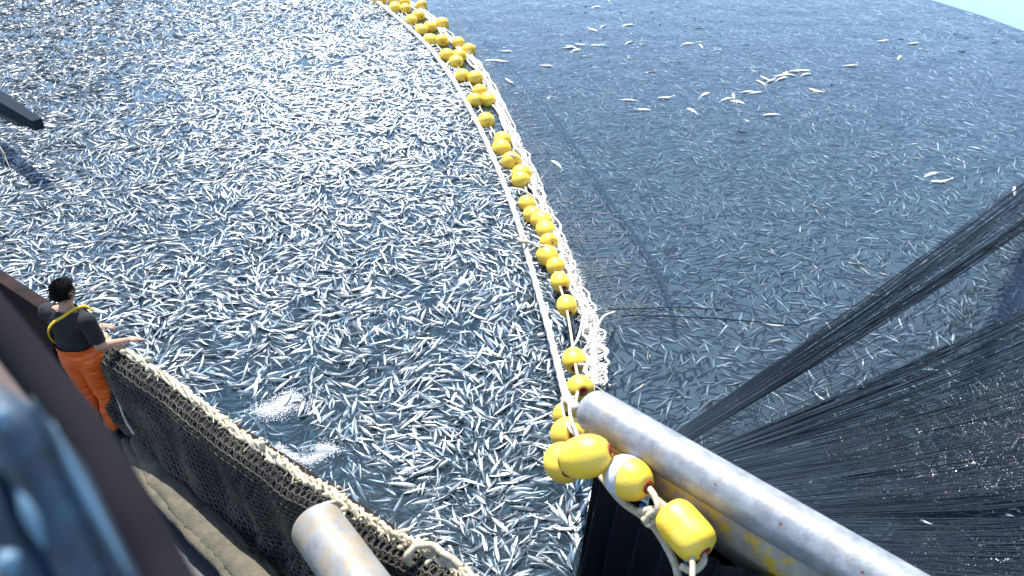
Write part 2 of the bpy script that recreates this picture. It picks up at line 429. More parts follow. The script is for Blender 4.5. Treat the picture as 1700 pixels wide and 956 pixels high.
# sun glint painted in: fish rolled, raised and paled upper centre, darkened far left
glint_zone = np.exp(-((x-575)/300)**2-((y-150)/210)**2); dim_zone = np.exp(-((x-40)/230)**2-((y-60)/260)**2)
rol = rol*(1-.55*dim_zone)*(1-.4*glint_zone)+np.where(rng.random(N) < .5, 1, -1)*2.2*glint_zone
bri = bri*(1+.15*glint_zone)*(1-.45*dim_zone)
p3[:, 2] = rng.uniform(-.025, .030, N)+.026*glint_zone; under = rng.random(N) < .25; p3[under, 2] -= .045
p3[cd < 1, 2] = rng.uniform(-.2, -.07, (cd < 1).sum())
vis = (x > 20) & (x < 1000) & (y > 30) & (y < 930) & (cd > 1.1) & (p3[:, 2] > -.03)
vis &= (y < 448+.652*x-22)
near = np.argsort(np.where(vis, dep, 1e9))[:300]
FISH_MESH = []
for i, bd in enumerate((0, .25, -.25, .55, -.55, .9, -.9, .12)):
    V, T, C = fish_proto(11, 10, bd, fins=True); C = C.copy(); C[:, :3] *= (.95, 1.05, .85, 1.0, .9, 1.08, .75, 1.0)[i]
    me = tri_mesh('mackerel', V, T, C); me.materials.append(M['fish']); FISH_MESH.append(me)
def put_fish(me, loc, e, s, label, group, name='mackerel'):
    o = bpy.data.objects.new(name, me); COL.objects.link(o); o.location = loc; o.rotation_euler = e; o.scale = (s, s, s)
    return tag(o, label, 'fish', group)
for i in near:
    zx, zy = x[i], y[i]
    zn = ('among the fish packed beside the black hanging net' if zx > 860 and zy > 760 else 'among the fish crowded below the calm blue water' if zx > 690 and zy > 850 else
          'among the fish right of the calm blue water' if zx < 760 else 'among the fish between the calm water and the nearest floats')
    lk = 'dark-backed' if abs(rol[i]) < .8 else 'pale-flanked'
    put_fish(FISH_MESH[rng.integers(0, 8)], p3[i], (rol[i], pit[i], yaw[i]), siz[i], lk+' mackerel '+zn, lk+' fish '+zn)
rest = np.ones(N, bool); rest[near] = False
mid = rest & (dep < 15); far = rest & (dep >= 15)
PR_MID = [fish_proto(8, 7, b) for b in (0, .3, -.3, .7, -.7)]; PR_FAR = [fish_proto(5, 4, b) for b in (0, .4, -.4)]
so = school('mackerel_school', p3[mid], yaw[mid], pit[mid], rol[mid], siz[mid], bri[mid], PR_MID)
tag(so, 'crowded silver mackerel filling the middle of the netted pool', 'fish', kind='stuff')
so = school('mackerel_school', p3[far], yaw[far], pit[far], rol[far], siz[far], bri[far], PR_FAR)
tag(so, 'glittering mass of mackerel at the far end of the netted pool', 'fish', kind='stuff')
u_ = jitter_field(-24, 6, 2, 46, 46); u_ = u_[u_[:, 0] < line_x(u_[:, 1])-.05]; u3 = np.concatenate([u_, np.zeros((len(u_), 1))], 1)
u3 = u3[in_view(u3, 120) & overboard(u3, .35)]; u3[:, 2] = rng.uniform(-.13, -.05, len(u3)); ux, uy, ud = to_px_np(u3); kk_ = (calm_dist(ux, uy) > .9) & (ud < 27); u3 = u3[kk_]; n = len(u3)
so = school('mackerel_school', u3, swirl(u3[:, :2], 3.0)+rng.normal(0, .7, n), rng.normal(0, .15, n), rng.normal(0, .9, n), rng.uniform(.28, .40, n), rng.uniform(.3, .75, n), PR_FAR, 'wet_fish')
tag(so, 'lower layer of mackerel seen through the water of the netted pool', 'fish', kind='stuff')
# --- beyond the floats: fish just under the surface
q = jitter_field(-3, 26, 2, 40, 38); q = q[(q[:, 0] > line_x(q[:, 1])+.12)]
ry = np.interp(q[:, 0], [r.x for r in rim], [r.y for r in rim], left=60); q = q[q[:, 1] < ry-.1]
q3 = np.concatenate([q, np.zeros((len(q), 1))], 1); q3 = q3[in_view(q3, 80)]; N2 = len(q3)
n_ = np.array([noise.noise(Vector((a*.22, b*.22, 5.5))) for a, b in q3[:, :2]])
qx, qy, _q = to_px_np(q3)
q3[:, 2] = -.032-rng.random(N2)**1.2*.14-np.clip(n_, -.4, .4)*.14
q3[:, 2] += .060*np.clip((qy-400)/150, 0, 1)*rng.random(N2)+.02*np.clip((110-qy)/100, 0, 1)*np.clip((qx-1150)/300, 0, 1)
q3[:, 2] = np.minimum(q3[:, 2], np.where(rng.random(N2) < .05+.22*np.clip((qx-1150)/150, 0, 1)*np.clip((qy-400)/80, 0, 1), -.006, -.032))
yaw2 = swirl(q3[:, :2], 9.0)+rng.normal(0, .6, N2); d2 = to_px_np(q3)[2]; nr = d2 < 14
for kk, pr, lb in ((nr, PR_MID, 'dim mackerel under the water and netting beyond the float line'), (~nr, PR_FAR, 'dim mackerel under the far water beyond the float line')):
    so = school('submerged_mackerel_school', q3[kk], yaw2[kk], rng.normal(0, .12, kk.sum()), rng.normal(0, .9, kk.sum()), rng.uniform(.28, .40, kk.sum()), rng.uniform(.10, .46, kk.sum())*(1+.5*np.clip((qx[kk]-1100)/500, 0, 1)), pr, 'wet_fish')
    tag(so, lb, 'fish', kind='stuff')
print('fish', N, N2, n, mid.sum())
# --- pale fish floating belly up on the right
V, T, C = fish_proto(10, 8, .25, fins=True); C = C.copy(); C[:, :3] = (.90, .89, .85); C[V[:, 2] > .060, :3] = (.3, .34, .36)
DEADM = tri_mesh('floating_mackerel', V, T, C); DEADM.materials.append(M['pale'])
V2, T2, C2 = fish_proto(10, 8, -.5, fins=True); C2 = C2.copy(); C2[:, :3] = (.90, .89, .85)
DEADM2 = tri_mesh('floating_mackerel', V2, T2, C2); DEADM2.materials.append(M['pale'])
DEAD = {'cluster': ('pale dead mackerel in the diagonal row floating beyond the float line', 'row of pale floating fish',
         [(1205, 164, .3), (1218, 160, .9), (1222, 168, -.4), (1240, 152, .1), (1253, 154, .2), (1262, 136, -.7), (1272, 131, -.6), (1281, 133, .5), (1291, 126, .2), (1297, 130, .4), (1304, 121, .5), (1312, 124, -.3), (1322, 118, .1), (1331, 117, -.2), (1337, 123, .3)]),
        'pair': ('pale dead mackerel of the bright pair floating beyond the far right net folds', 'bright pair of floating fish', [(1549, 288, .3), (1563, 301, .1)]),
        'knot': ('pale dead mackerel in the small knot floating beside the far floats', 'knot of floating fish', [(942, 79, .1), (950, 78, -.4), (956, 83, .4), (965, 74, 0)]),
        'loose': ('pale dead mackerel drifting alone on the dark water beyond the float line', 'lone pale floating fish',
         [(906, 109, -.2), (846, 135, 1.3), (991, 11, 0), (1002, 43, .6), (983, 49, 1.4), (992, 75, 0), (1045, 70, .5), (1046, 166, -.1), (1066, 182, -.1), (1106, 162, .1), (1044, 41, .2), (1163, 75, -.9), (1141, 72, .2),
          (1283, 190, 0), (1356, 151, -.5), (1410, 109, 0), (1494, 94, .6), (925, 272, 1.3), (839, 85, 0), (815, 100, 0), (1149, 183, -.7), (1170, 156, .5), (1684, 318, .7), (830, 101, -.2), (1515, 72, .1), (1464, 68, .2)])}
for key, (lb, gr, pts) in DEAD.items():
    for (px, py, a) in pts:
        l = P(px, py, .022)
        if key == 'loose':
            zn = 'near the far floats' if px < 960 else 'near the top edge' if py < 80 else 'left of the diagonal white row' if px < 1200 else 'right of the diagonal white row'
            lb = 'pale dead mackerel drifting apart on the dark water '+zn; gr = 'lone pale fish '+zn
        put_fish(random.choice((DEADM, DEADM2)), l, (math.pi/2*random.choice((1, -1))+random.uniform(-.4, .4), random.uniform(-.06, .06), a*1.6+random.choice((0, math.pi))), random.uniform(.42, .54), lb, gr, 'floating_mackerel')

# ------------------------------------------------------------------ foam
def foam(pts, n, rad, name, label):
    ico = [(1, 0, 0), (0, 1, 0), (-1, 0, 0), (0, -1, 0), (0, 0, 1), (0, 0, -1)]
    fc = [(0, 1, 4), (1, 2, 4), (2, 3, 4), (3, 0, 4), (1, 0, 5), (2, 1, 5), (3, 2, 5), (0, 3, 5)]
    ico = np.array(ico); fc = np.array(fc); Vs = []; Ts = []
    for i in range(n):
        a, b, wd = pts[rng.integers(0, len(pts))]; c = np.array(P(a+np.clip(rng.standard_t(2.2), -6, 6)*wd*.8, b+np.clip(rng.standard_t(2.2), -6, 6)*wd*.4, 0)); c[2] = abs(rng.normal(0, .012))
        r = rng.uniform(.25, 1)*rad; Vs.append(ico*np.array([r*1.5, r, r*.4])+c); Ts.append(fc+i*6)
    return tag(link(name, tri_mesh(name, np.concatenate(Vs), np.concatenate(Ts)), M['foam']), label, 'foam', kind='stuff')
foam([(440, 684, 7), (455, 680, 8), (468, 673, 9), (478, 668, 9), (486, 660, 6), (470, 676, 9)], 8000, .0085, 'foam', 'white splash of foam near the rope-topped rail')
foam([(463, 743, 3), (472, 750, 3), (482, 757, 3), (492, 763, 3.5), (505, 766, 5), (518, 764, 5), (530, 758, 5), (536, 745, 7), (545, 744, 6), (553, 747, 4)], 6500, .0075, 'foam', 'crescent of white foam beside the calm blue water')

# ------------------------------------------------------------------ floats and their ropes
def float_profile(L, R, barrel, hole=.030):
    pr = [(-L/2+.07, hole*.8), (-L/2+.012, hole)]
    for i in range(13):
        t = -1+2*i/12; e = 2.2 if not barrel else 4.5
        r = R*max(0, 1-abs(t*.985)**e)**(1/(2.0 if not barrel else 2.6)); pr.append((t*L/2, max(r, hole*1.25)))
    pr += [(L/2-.012, hole), (L/2-.07, hole*.8)]
    return pr
FM = {}
for key, (L, R, ba) in {'oval': (.42, .165, False), 'barrel': (.43, .160, True), 'round': (.36, .17, False)}.items():
    FM[key] = MB().lathe((0, 0, 0), (1, 0, 0), float_profile(L, R, ba), 24).mesh('float_body'); FM[key].materials.append(M['yellow'])
bandp = [(x, .165*max(0, 1-abs(x/.21*.985)**2.2)**.5+.004) for x in np.linspace(-.10, .02, 7)]
bandp = [(-.10, bandp[0][1]-.012)]+bandp+[(.02, bandp[-1][1]-.012)]
BANDM = MB().lathe((0, 0, 0), (1, 0, 0), bandp, 24).mesh('band'); BANDM.materials.append(M['band'])
HOLEM = MB().lathe((0, 0, 0), (1, 0, 0), [(-.06, .02), (-.06, .027), (.004, .034), (.006, .046), (.002, .052), (-.004, .050)], 16).mesh('hole'); HOLEM.materials.append(M['red'])
def rot_x_to(d):
    return Vector((1, 0, 0)).rotation_difference(Vector(d).normalized()).to_euler()
def big_float(px, py, z, axis, kind, label, band=False, s=1.0, hole_end=1):
    e = empty('net_float', P(px, py, z)); e.rotation_euler = rot_x_to(axis); e.scale = (s, s, s)
    tag(e, label, 'float', 'yellow floats of the net')
    for nm, me, loc, rz in (('float_body', FM[kind], 0, 0), ('hole', HOLEM, {'oval': .205, 'barrel': .21, 'round': .175}[kind], 0), ('hole', HOLEM, -{'oval': .205, 'barrel': .21, 'round': .175}[kind], math.pi)):
        o = bpy.data.objects.new(nm, me); COL.objects.link(o); o.parent = e; o.location = (loc, 0, 0); o.rotation_euler = (0, 0, rz)
    if band:
        o = bpy.data.objects.new('band', BANDM); COL.objects.link(o); o.parent = e
    return e
def gdir(a, b): return (P(*b)-P(*a)).normalized()
big_float(1138, 880, 3.28, gdir((1100, 850, 3.3), (1165, 925, 3.26)), 'barrel', 'plain barrel-shaped yellow float at the bottom edge, nearest the camera')
big_float(1042, 793, 3.32, (gdir((1015, 775, 3.3), (1075, 808, 3.3))+Vector((.1, -.35, .35))), 'oval', 'yellow float with a wide pale band and red hole, beside the long pipe', band=True)
big_float(972, 758, 3.40, (gdir((940, 765, 3.4), (1000, 752, 3.4))+Vector((.1, -.45, .50))), 'oval', 'big yellow float with red hole, just below the end of the long pipe', s=1.02)
big_float(935, 768, 2.95, (gdir((930, 740, 2.9), (940, 800, 2.9))+Vector((.1, -.1, .5))), 'oval', 'yellow float half hidden behind the big one below the pipe end')
big_float(944, 722, 2.7, (.2, -.7, .6), 'oval', 'yellow float tucked under the pipe end above the big pair')
big_float(941, 690, 2.2, (.0, -.7, .6), 'oval', 'yellow float half wrapped in white cord left of the pipe end', s=.9)
big_float(963, 645, 1.55, (.1, -.85, .5), 'oval', 'yellow float partly hidden by the pipe end, below the red-holed float')
big_float(953, 598, .95, (.0, -.93, .1), 'oval', 'yellow float with red stained hole and pale top, second clear of the pipe')
big_float(941, 508, .40, (.12, -.95, -.05), 'oval', 'yellow float with a small red hole at the open gap in the line')
big_float(930, 468, .22, (.25, -.9, .0), 'oval', 'plump yellow float just beyond the one at the gap in the line')
FAR = [(923, 443, 'r'), (909, 425, 'o'), (911, 402, 'r'), (906, 382, 'o'), (899, 367, 'w'), (884, 357, 'o'), (875, 338, 'o'), (865, 300, 'r'), (866, 290, 'r'), (849, 268, 'r'), (833, 246, 'o'), (834, 232, 'o'), (807, 201, 'r'),
       (788, 167, 'o'), (810, 166, 'o'), (797, 152, 'r'), (768, 126, 'o'), (789, 130, 'r'), (757, 103, 'o'), (742, 92, 'o'), (762, 93, 'o'), (778, 83, 'r'), (761, 72, 'r'), (734, 68, 'r'), (716, 67, 'o'),
       (734, 40, 'r'), (714, 45, 'o'), (700, 50, 'o'), (683, 34, 'o'), (695, 26, 'o'), (700, 9, 'r'), (673, 15, 'o'), (656, 13, 'o'), (652, 1, 'o'), (630, 0, 'o'), (672, 4, 'r')]
ORD = 'first second third fourth fifth sixth seventh eighth ninth tenth eleventh twelfth thirteenth fourteenth fifteenth sixteenth seventeenth eighteenth nineteenth twentieth'.split()
ORD += ['twenty-'+w_ for w_ in ORD[:9]]+['thirtieth']+['thirty-'+w_ for w_ in ORD[:9]]
for i, (px, py, kd) in enumerate(FAR):
    zc = .10 if py < 400 else .16
    l = P(px, py, zc)
    o = bpy.data.objects.new('net_float', FM['round' if kd == 'r' else 'oval']); COL.objects.link(o); o.location = l
    a = rng.normal(0, .5); o.rotation_euler = rot_x_to((.55+a*.5, -.8, rng.normal(0, .15))); s = rng.uniform(.95, 1.15)*(1.15 if py < 330 else 1.02); o.scale = (s, s, s)
    tag(o, ('round' if kd == 'r' else 'oval')+' yellow float, '+ORD[i]+' along the line after the plump one', 'float', 'yellow floats of the net')

line = empty('float_line', P(930, 468, .1)); tag(line, 'tattered white rope and fringe the yellow floats are strung on', 'rope')
lp = smooth_path([P(x, y, z) for x, y, z in LINE], 220)
MB().tube(lp, .022, 6).build('core_rope', M['cream_rope'], line)
# bulky white selvage on the far side of the floats
SEL = [(640, -22, .04), (705, 22, .04), (745, 62, .04), (790, 108, .05), (815, 150, .05), (836, 195, .06), (858, 245, .08), (880, 292, .08), (898, 340, .1), (922, 395, .12), (945, 455, .16), (968, 510, .3), (982, 555, .55), (986, 600, 1.0), (985, 640, 1.6)]
sp = smooth_path([P(x, y, z) for x, y, z in SEL], 320)
for kk, (dx, rr, sd) in enumerate(((0, .050, 1), (-.09, .032, 2), (.09, .034, 3), (.16, .020, 4))):
    pts = [q_+Vector((dx+.12*noise.noise(Vector((i*.13, sd, 0))), .09*noise.noise(Vector((i*.11, sd, 4))), .03*noise.noise(Vector((i*.2, sd, 8))))) for i, q_ in enumerate(sp)]
    MB().tube(pts, rr, 7, lump=lambda i, k_: .6*noise.noise(Vector((i*.5, k_*1.1, sd*3.1)))).build('selvage_rope', M['white_rope'], line)
fr = []
for i in range(2200):
    u = rng.random(); j = int(u*(len(sp)-1)); b = np.array(sp[j]); t = np.array((sp[min(j+2, len(sp)-1)]-sp[max(j-2, 0)]).normalized())
    out = np.array((-t[1], t[0], 0)); out = out if out[0] > 0 else -out
    if rng.random() < .35: out = -out
    L = rng.uniform(.03, .20)*(1.0 if u > .35 else .7); dr = out*rng.uniform(.5, 1)+t*rng.normal(0, .55)+np.array((0, 0, rng.normal(.1, .35)))
    s_ = np.linspace(0, 1, 4)[:, None]; cv = rng.normal(0, .05, 3)
    fr.append(b+t*rng.uniform(-.05, .05)+dr*L*s_+cv*s_**2*.8)
V, T = strands(np.array(fr), rng.uniform(.004, .011, len(fr)), 3)
tag(link('fringe', tri_mesh('fringe', V, T), M['white_rope'], line), kind='stuff')
# lashings from the selvage over the floats and out to the white hauling rope
for (a, b, c) in (((823, 262, .1), (850, 258, .3), (868, 268, .1)), ((845, 312, .1), (868, 316, .2), (890, 330, .1)), ((866, 398, .15), (900, 408, .35), (935, 418, .15)), ((968, 528, .4), (960, 560, .7), (946, 582, 1.0)), ((985, 560, .6), (1000, 528, .4), (1020, 518, .2)), ((960, 605, 1.1), (982, 608, 1.1), (1003, 625, 1.1)), ((1000, 625, 1.1), (1003, 640, 1.3), (1000, 655, 1.5))):
    MB().tube(smooth_path([P(*a), P(*b), P(*c)], 14), .022, 6).build('lashing', M['white_rope'], line)
# ropes by the near floats
MB().tube(smooth_path([P(998, 760, 3.38), P(1010, 766, 3.34), P(1022, 775, 3.32)], 8), .022, 8).build('lashing', M['white_rope'], line)
MB().tube(smooth_path([P(1073, 806, 3.34), P(1086, 822, 3.40), P(1092, 845, 3.36), P(1078, 856, 3.25)], 14), .024, 8).build('lashing', M['cream_rope'], line)
MB().tube(smooth_path([P(998, 790, 3.1), P(1030, 830, 3.05), P(1066, 856, 3.1), P(1090, 880, 3.1), P(1118, 930, 3.0), P(1130, 975, 3.0)], 24), .030, 8).build('lashing', M['cream_rope'], line)
MB().tube(smooth_path([P(1060, 850, 3.2), P(1084, 846, 3.28), P(1100, 846, 3.3)], 8), .030, 8).build('lashing', M['cream_rope'], line)
MB().tube(smooth_path([P(1070, 868, 3.2), P(1080, 852, 3.28), P(1088, 860, 3.24), P(1078, 872, 3.2), P(1068, 860, 3.2)], 16), .024, 8).build('knot', M['cream_rope'], line)
MB().tube(smooth_path([P(1165, 912, 3.24), P(1168, 932, 3.2), P(1150, 948, 3.16), P(1130, 940, 3.15)], 12), .026, 8).build('lashing', M['cream_rope'], line)
MB().tube(smooth_path([P(936, 655, 2.6), P(933, 675, 2.6), P(942, 705, 2.9), P(958, 725, 3.3)], 14), .014, 6).build('lashing', M['white_rope'], line)
MB().tube(smooth_path([P(945, 655, 2.9), P(947, 690, 3.1), P(960, 725, 3.42)], 14), .016, 6).build('lashing', M['white_rope'], line)
for a, b in (((1066, 838, 3.16), (1076, 852, 3.16)), ((1137, 935, 3.12), (1150, 938, 3.12))):
    MB().tube([P(*a), (P(*a)+P(*b))/2+Vector((0, 0, .01)), P(*b)], .026, 8).build('blue_twist', mat('blue_cord', (.03, .14, .42, 1), .6), line)
# white hauling rope on the pool side
HR = [(590, -24, .06), (640, 14, .06), (700, 66, .06), (745, 122, .06), (785, 190, .06), (820, 264, .07), (850, 340, .08), (870, 402, .10), (890, 472, .2), (912, 550, .7), (932, 628, 1.6), (942, 660, 2.3), (956, 676, 3.0)]
hp = smooth_path([P(x, y, z) for x, y, z in HR], 260)
hr = empty('hauling_rope', hp[130]); tag(hr, 'thick white rope running along the pool side of the floats', 'rope')
MB().tube(hp, lambda t: .075-.035*t, 9, twist=.35, lump=lambda i, k_: .16*math.cos(k_*2*math.pi/3)).build('rope_strand', M['white_rope'], hr)
MB().tube(smooth_path([P(860, 396, .2), P(868, 402, .26), P(874, 398, .2), P(868, 393, .2)], 14), .03, 7).build('hitch', M['cream_rope'], hr)
MB().tube(smooth_path([P(933, 662, 2.3), P(944, 668, 2.55), P(952, 660, 2.4)], 10), .022, 7).build('hitch', M['cream_rope'], hr)

# ------------------------------------------------------------------ netting beyond the floats
# fine webbing lying on the water between the float line and the seam
seam = smooth_path([P(735, -14, -.038), P(800, 60, -.038), P(900, 168, -.038), P(960, 250, -.038), P(1010, 330, -.038), P(1065, 405, -.038), P(1100, 470, -.038), P(1120, 540, -.038)], 60)
tag(MB().tube(seam, .035, 6).build('seam_rope', M['wet_twine']), 'dark underwater rope curving parallel to the float line', 'rope')
web = []
rgt = smooth_path([P(x+6, y, .012) for x, y, z in SEL[2:13]], 60)
for i in range(170):
    u = rng.random()*59; k_ = int(u); f_ = u-k_; a = rgt[k_].lerp(rgt[min(k_+1, 59)], f_); b = seam[k_].lerp(seam[min(k_+1, 59)], f_); b = a.lerp(Vector((b.x+rng.normal(0, .1), b.y+rng.normal(0, .1), .006)), rng.uniform(.3, 1.0)); b.z = .006
    web.append([tuple(a.lerp(b, t)+Vector((0, 0, .01*rng.random()))) for t in np.linspace(0, 1, 7)])
for j in range(5):
    t = (j+.5)/12
    for h0 in range(0, 54, 6):
        web.append([tuple(rgt[h0+m_].lerp(Vector((seam[h0+m_].x, seam[h0+m_].y, .006)), t)+Vector((0, 0, .008))) for m_ in range(0, 7)])
web = np.array(web)
V, T = strands(web, .0022, 3)
tag(link('surface_webbing', tri_mesh('surface_webbing', V, T), M['grey_twine']), 'fine grey webbing lying on the water along the fringe of the float line', 'net')
# dark dotted cord from the fringe
for (pts, lb) in (([(1008, 514, .12), (1060, 512, .04), (1130, 510, .02), (1200, 514, .01)], 'thin black cord running right from the fringe at the gap'), ([(1030, 524, .1), (1080, 524, .04), (1180, 528, .02), (1330, 540, .01)], 'second thin black cord, just below the first by the gap')):
    tag(MB().tube(smooth_path([P(*a) for a in pts], 20), .009, 5).build('black_cord', M['twine']), lb, 'cord')

# the net hauled up to the pipe in long folds
net = empty('hauled_net', P(1300, 800, 2.9)); tag(net, 'black netting fanning in long folds from the pipe down into the water', 'net')
A_ = [(x_, 684+(x_-990)*.5885, 3.33) for x_ in (1088, 1115, 1150, 1215, 1300, 1400, 1540, 1700)]
def apex(t):
    s = t*(len(A_)-1); k_ = min(int(s), len(A_)-2); return P(*A_[k_]).lerp(P(*A_[k_+1]), s-k_)
def fold(a0, a1, b0, b1, n, rad, sag, mname, name, wob=.015, mats=None, drop=0.0):
    paths = []
    for i in range(n):
        u = (i+rng.uniform(-.3, .3))/n; u = min(max(u, 0), 1)
        a = apex(a0+(a1-a0)*u); b = b0.lerp(b1, u); b = b+Vector((rng.normal(0, wob), rng.normal(0, wob), 0))
        ts = np.linspace(0, 1.14, 22); ph = rng.uniform(0, 6)
        paths.append([tuple(a.lerp(b, t)+Vector((.006*math.sin(ph+t*7), .006*math.cos(ph+t*6), -sag*4*max(0, t*(1-t))+(.012*math.sin(ph*1.3+t*9)+.02*math.sin(u*23+t*3))*min(1, t*3)))) for t in ts])
    pa = np.array(paths); pa[:, :, 2] = np.maximum(pa[:, :, 2], -.22)
    V, T = strands(pa, rng.uniform(.85, 1.15, n)*rad, 3)
    o = link(name, tri_mesh(name, V, T), M[mname], net); tag(o, kind='stuff'); return pa
W1a, W1b = P(1760, 250, .05), P(1760, 292, .05); W2a, W2b = P(1760, 318, .05), P(1760, 342, .05)
fold(.0, .04, W1a, W1b, 90, .0026, .12, 'wet_twine', 'fold')
fold(.03, .07, W1b, W2a, 50, .0020, .12, 'wet_twine', 'web')
fold(.06, .10, W2a, W2b, 66, .0028, .12, 'twine', 'fold')
fold(.10, .20, W2b, P(1780, 480, .05), 36, .0020, .12, 'wet_twine', 'web')
fold(.19, .27, P(1780, 470, .05), P(1800, 560, .05), 150, .0028, .12, 'wet_twine', 'fold')
fan = fold(.25, .55, P(1800, 560, .05), P(2000, 800, .05), 310, .0026, .12, 'wet_twine', 'fold')
fan2 = fold(.50, 1.0, P(1960, 780, .05), P(2100, 1250, .05), 390, .0028, .12, 'wet_twine', 'fold')
cr = []
for fn in (fan, fan2):
    for t_ in np.linspace(.12, .99, 150):
        k_ = t_*21; j_ = min(int(k_), 20); row_ = fn[:, j_]+(fn[:, j_+1]-fn[:, j_])*(k_-j_)
        ix = np.linspace(0, len(row_)-1, 61).astype(int); row_ = row_[ix]; row_ = (row_+np.roll(row_, 1, 0)+np.roll(row_, -1, 0))/3; row_ = row_[1:-1]
        cr.append(row_)
V, T = strands(np.array(cr), .0028, 3)
tag(link('cross_twine', tri_mesh('cross_twine', V, T), M['wet_twine'], net), kind='stuff')
# fish caught up behind the hauled netting
cp = []
for fn, n in ((fan, 1600), (fan2, 1700)):
    for _ in range(n):
        r_ = fn[rng.integers(0, len(fn))]; k_ = rng.uniform(.18, 1)*20; j_ = int(k_); cp.append(r_[j_]+(r_[j_+1]-r_[j_])*(k_-j_)-np.array((0, 0, rng.uniform(.08, .22))))
cp = np.array(cp); cp = cp[cp[:, 2] > .06]; n = len(cp)
tag(school('netted_mackerel', cp, rng.uniform(0, 6.3, n), rng.normal(0, .15, n), rng.normal(0, .9, n), rng.uniform(.24, .32, n), rng.uniform(.6, 1.1, n), PR_FAR), 'mackerel glinting behind the black netting right of the pipe', 'fish', kind='stuff')

# ------------------------------------------------------------------ long pipe with its plate
pe = P(990, 684, 3.42); pb = P(1408, 930, 3.42); pax = (pb-pe).normalized(); pb = pb+pax*2.5
pipe = empty('net_pipe', (pe+pb)/2); tag(pipe, 'long weathered grey steel pipe with rounded end and yellow float reflections coloured into its side', 'pipe')
Lp = (pb-pe).length; R_ = .180
prof = [(-R_*.8*math.cos(a), R_*math.sin(a)) for a in np.linspace(.03, math.pi/2, 9)]+[(x_, R_) for x_ in np.linspace(.15, Lp, 30)]
MB().lathe(pe, pax, prof, 40).build('tube', M['alu'], pipe)
side = Vector((-pax.y, pax.x, 0)).normalized(); side = side if side.x < 0 else -side     # towards the pool / camera side
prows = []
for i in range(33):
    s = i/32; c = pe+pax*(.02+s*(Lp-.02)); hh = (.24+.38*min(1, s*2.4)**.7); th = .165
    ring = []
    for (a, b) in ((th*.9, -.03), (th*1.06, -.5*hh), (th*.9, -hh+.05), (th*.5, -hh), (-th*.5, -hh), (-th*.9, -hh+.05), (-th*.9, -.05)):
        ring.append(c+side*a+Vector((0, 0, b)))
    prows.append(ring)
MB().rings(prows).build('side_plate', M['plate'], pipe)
for (px, py, s) in ((1185, 825, .007), (1275, 910, .010), (1448, 940, .009)):
    c = pe+pax*((P(px, py, 3.4)-pe).dot(pax)); d_ = (Vector((0, 0, H))-c).normalized(); d_ = (d_-pax*d_.dot(pax)).normalized()
    d_ = (d_+side*rng.uniform(-.2, .4)).normalized(); n_ = d_; u_ = pax; v_ = n_.cross(u_)
    mb = MB(); b0 = c+n_*(R_+.001); ring = []
    for k_ in range(10):
        a = k_/10*2*math.pi; rr = s*rng.uniform(.6, 1.2); pt = c+u_*math.cos(a)*rr*1.6+ n_*math.sqrt(R_**2-(math.sin(a)*rr)**2)*1.006+v_*math.sin(a)*rr
        ring.append(pt)
    mb.v = [tuple(v) for v in ring]+[tuple(c+n_*R_*1.012)]; mb.f = [(k_, (k_+1) % 10, 10) for k_ in range(10)]
    mb.build('rust_spot', M['rust'], pipe)

# black net curtain hanging from the near floats
cur = empty('hanging_net', P(1050, 840, 3.0)); tag(cur, 'black net curtain hanging below the nearest floats beside the pipe', 'net')
top = smooth_path([P(985, 790, 3.0), P(1030, 815, 3.05), P(1085, 850, 3.1), P(1140, 900, 3.1), P(1200, 935, 3.1), P(1290, 960, 3.1), P(1420, 1040, 3.1)], 60)
rows = []
for j in range(24):
    t = j/23
    rows.append([q_+Vector((-.25*t*(1-i/60)+.04*math.sin(i*.9+t*2), .12*t+.05*math.sin(i*.7)*t, -t*3.15)) for i, q_ in enumerate(top)])
MB().sheet(rows).build('folded_sheet', M['black'], cur)
top2 = smooth_path([P(1090, 770, 3.2), P(1180, 832, 3.0), P(1270, 890, 3.0), P(1420, 985, 3.0)], 30)
rows = [[q_+Vector((-.1*math.sin(i*.8), 0, -t*3.1)) for i, q_ in enumerate(top2)] for t in np.linspace(0, 1, 8)]
MB().sheet(rows).build('folded_sheet', M['black'], cur)
pa = []
for i in range(0, 60):
    for dlt in (0, .33, .66):
        pa.append([tuple(Vector(rows_[i].lerp(rows_[min(i+1, 59)], dlt))+Vector((-.012, -.012, .005))) for rows_ in [[q_+Vector((-.25*t*(1-ii/60)+.04*math.sin(ii*.9+t*2), .12*t+.05*math.sin(ii*.7)*t, -t*3.15)) for ii, q_ in enumerate(top)] for t in np.linspace(0, 1, 8)]])
V, T = strands(np.array(pa), .004, 3)
tag(link('webbing', tri_mesh('webbing', V, T), M['twine'], cur), kind='stuff')

# ------------------------------------------------------------------ the ship's side
ship = empty('fishing_ship', Vector((R1.x, R1.y, DECK_Z))); tag(ship, 'dark side and deck of the fishing ship along the lower left', 'ship')
ra = R0-rdir*6; rb = R1+rdir*3.2; inn = -rout
def rp(s, off, z): q_ = ra+(rb-ra)*s; return Vector((q_.x+rout.x*off, q_.y+rout.y*off, z))
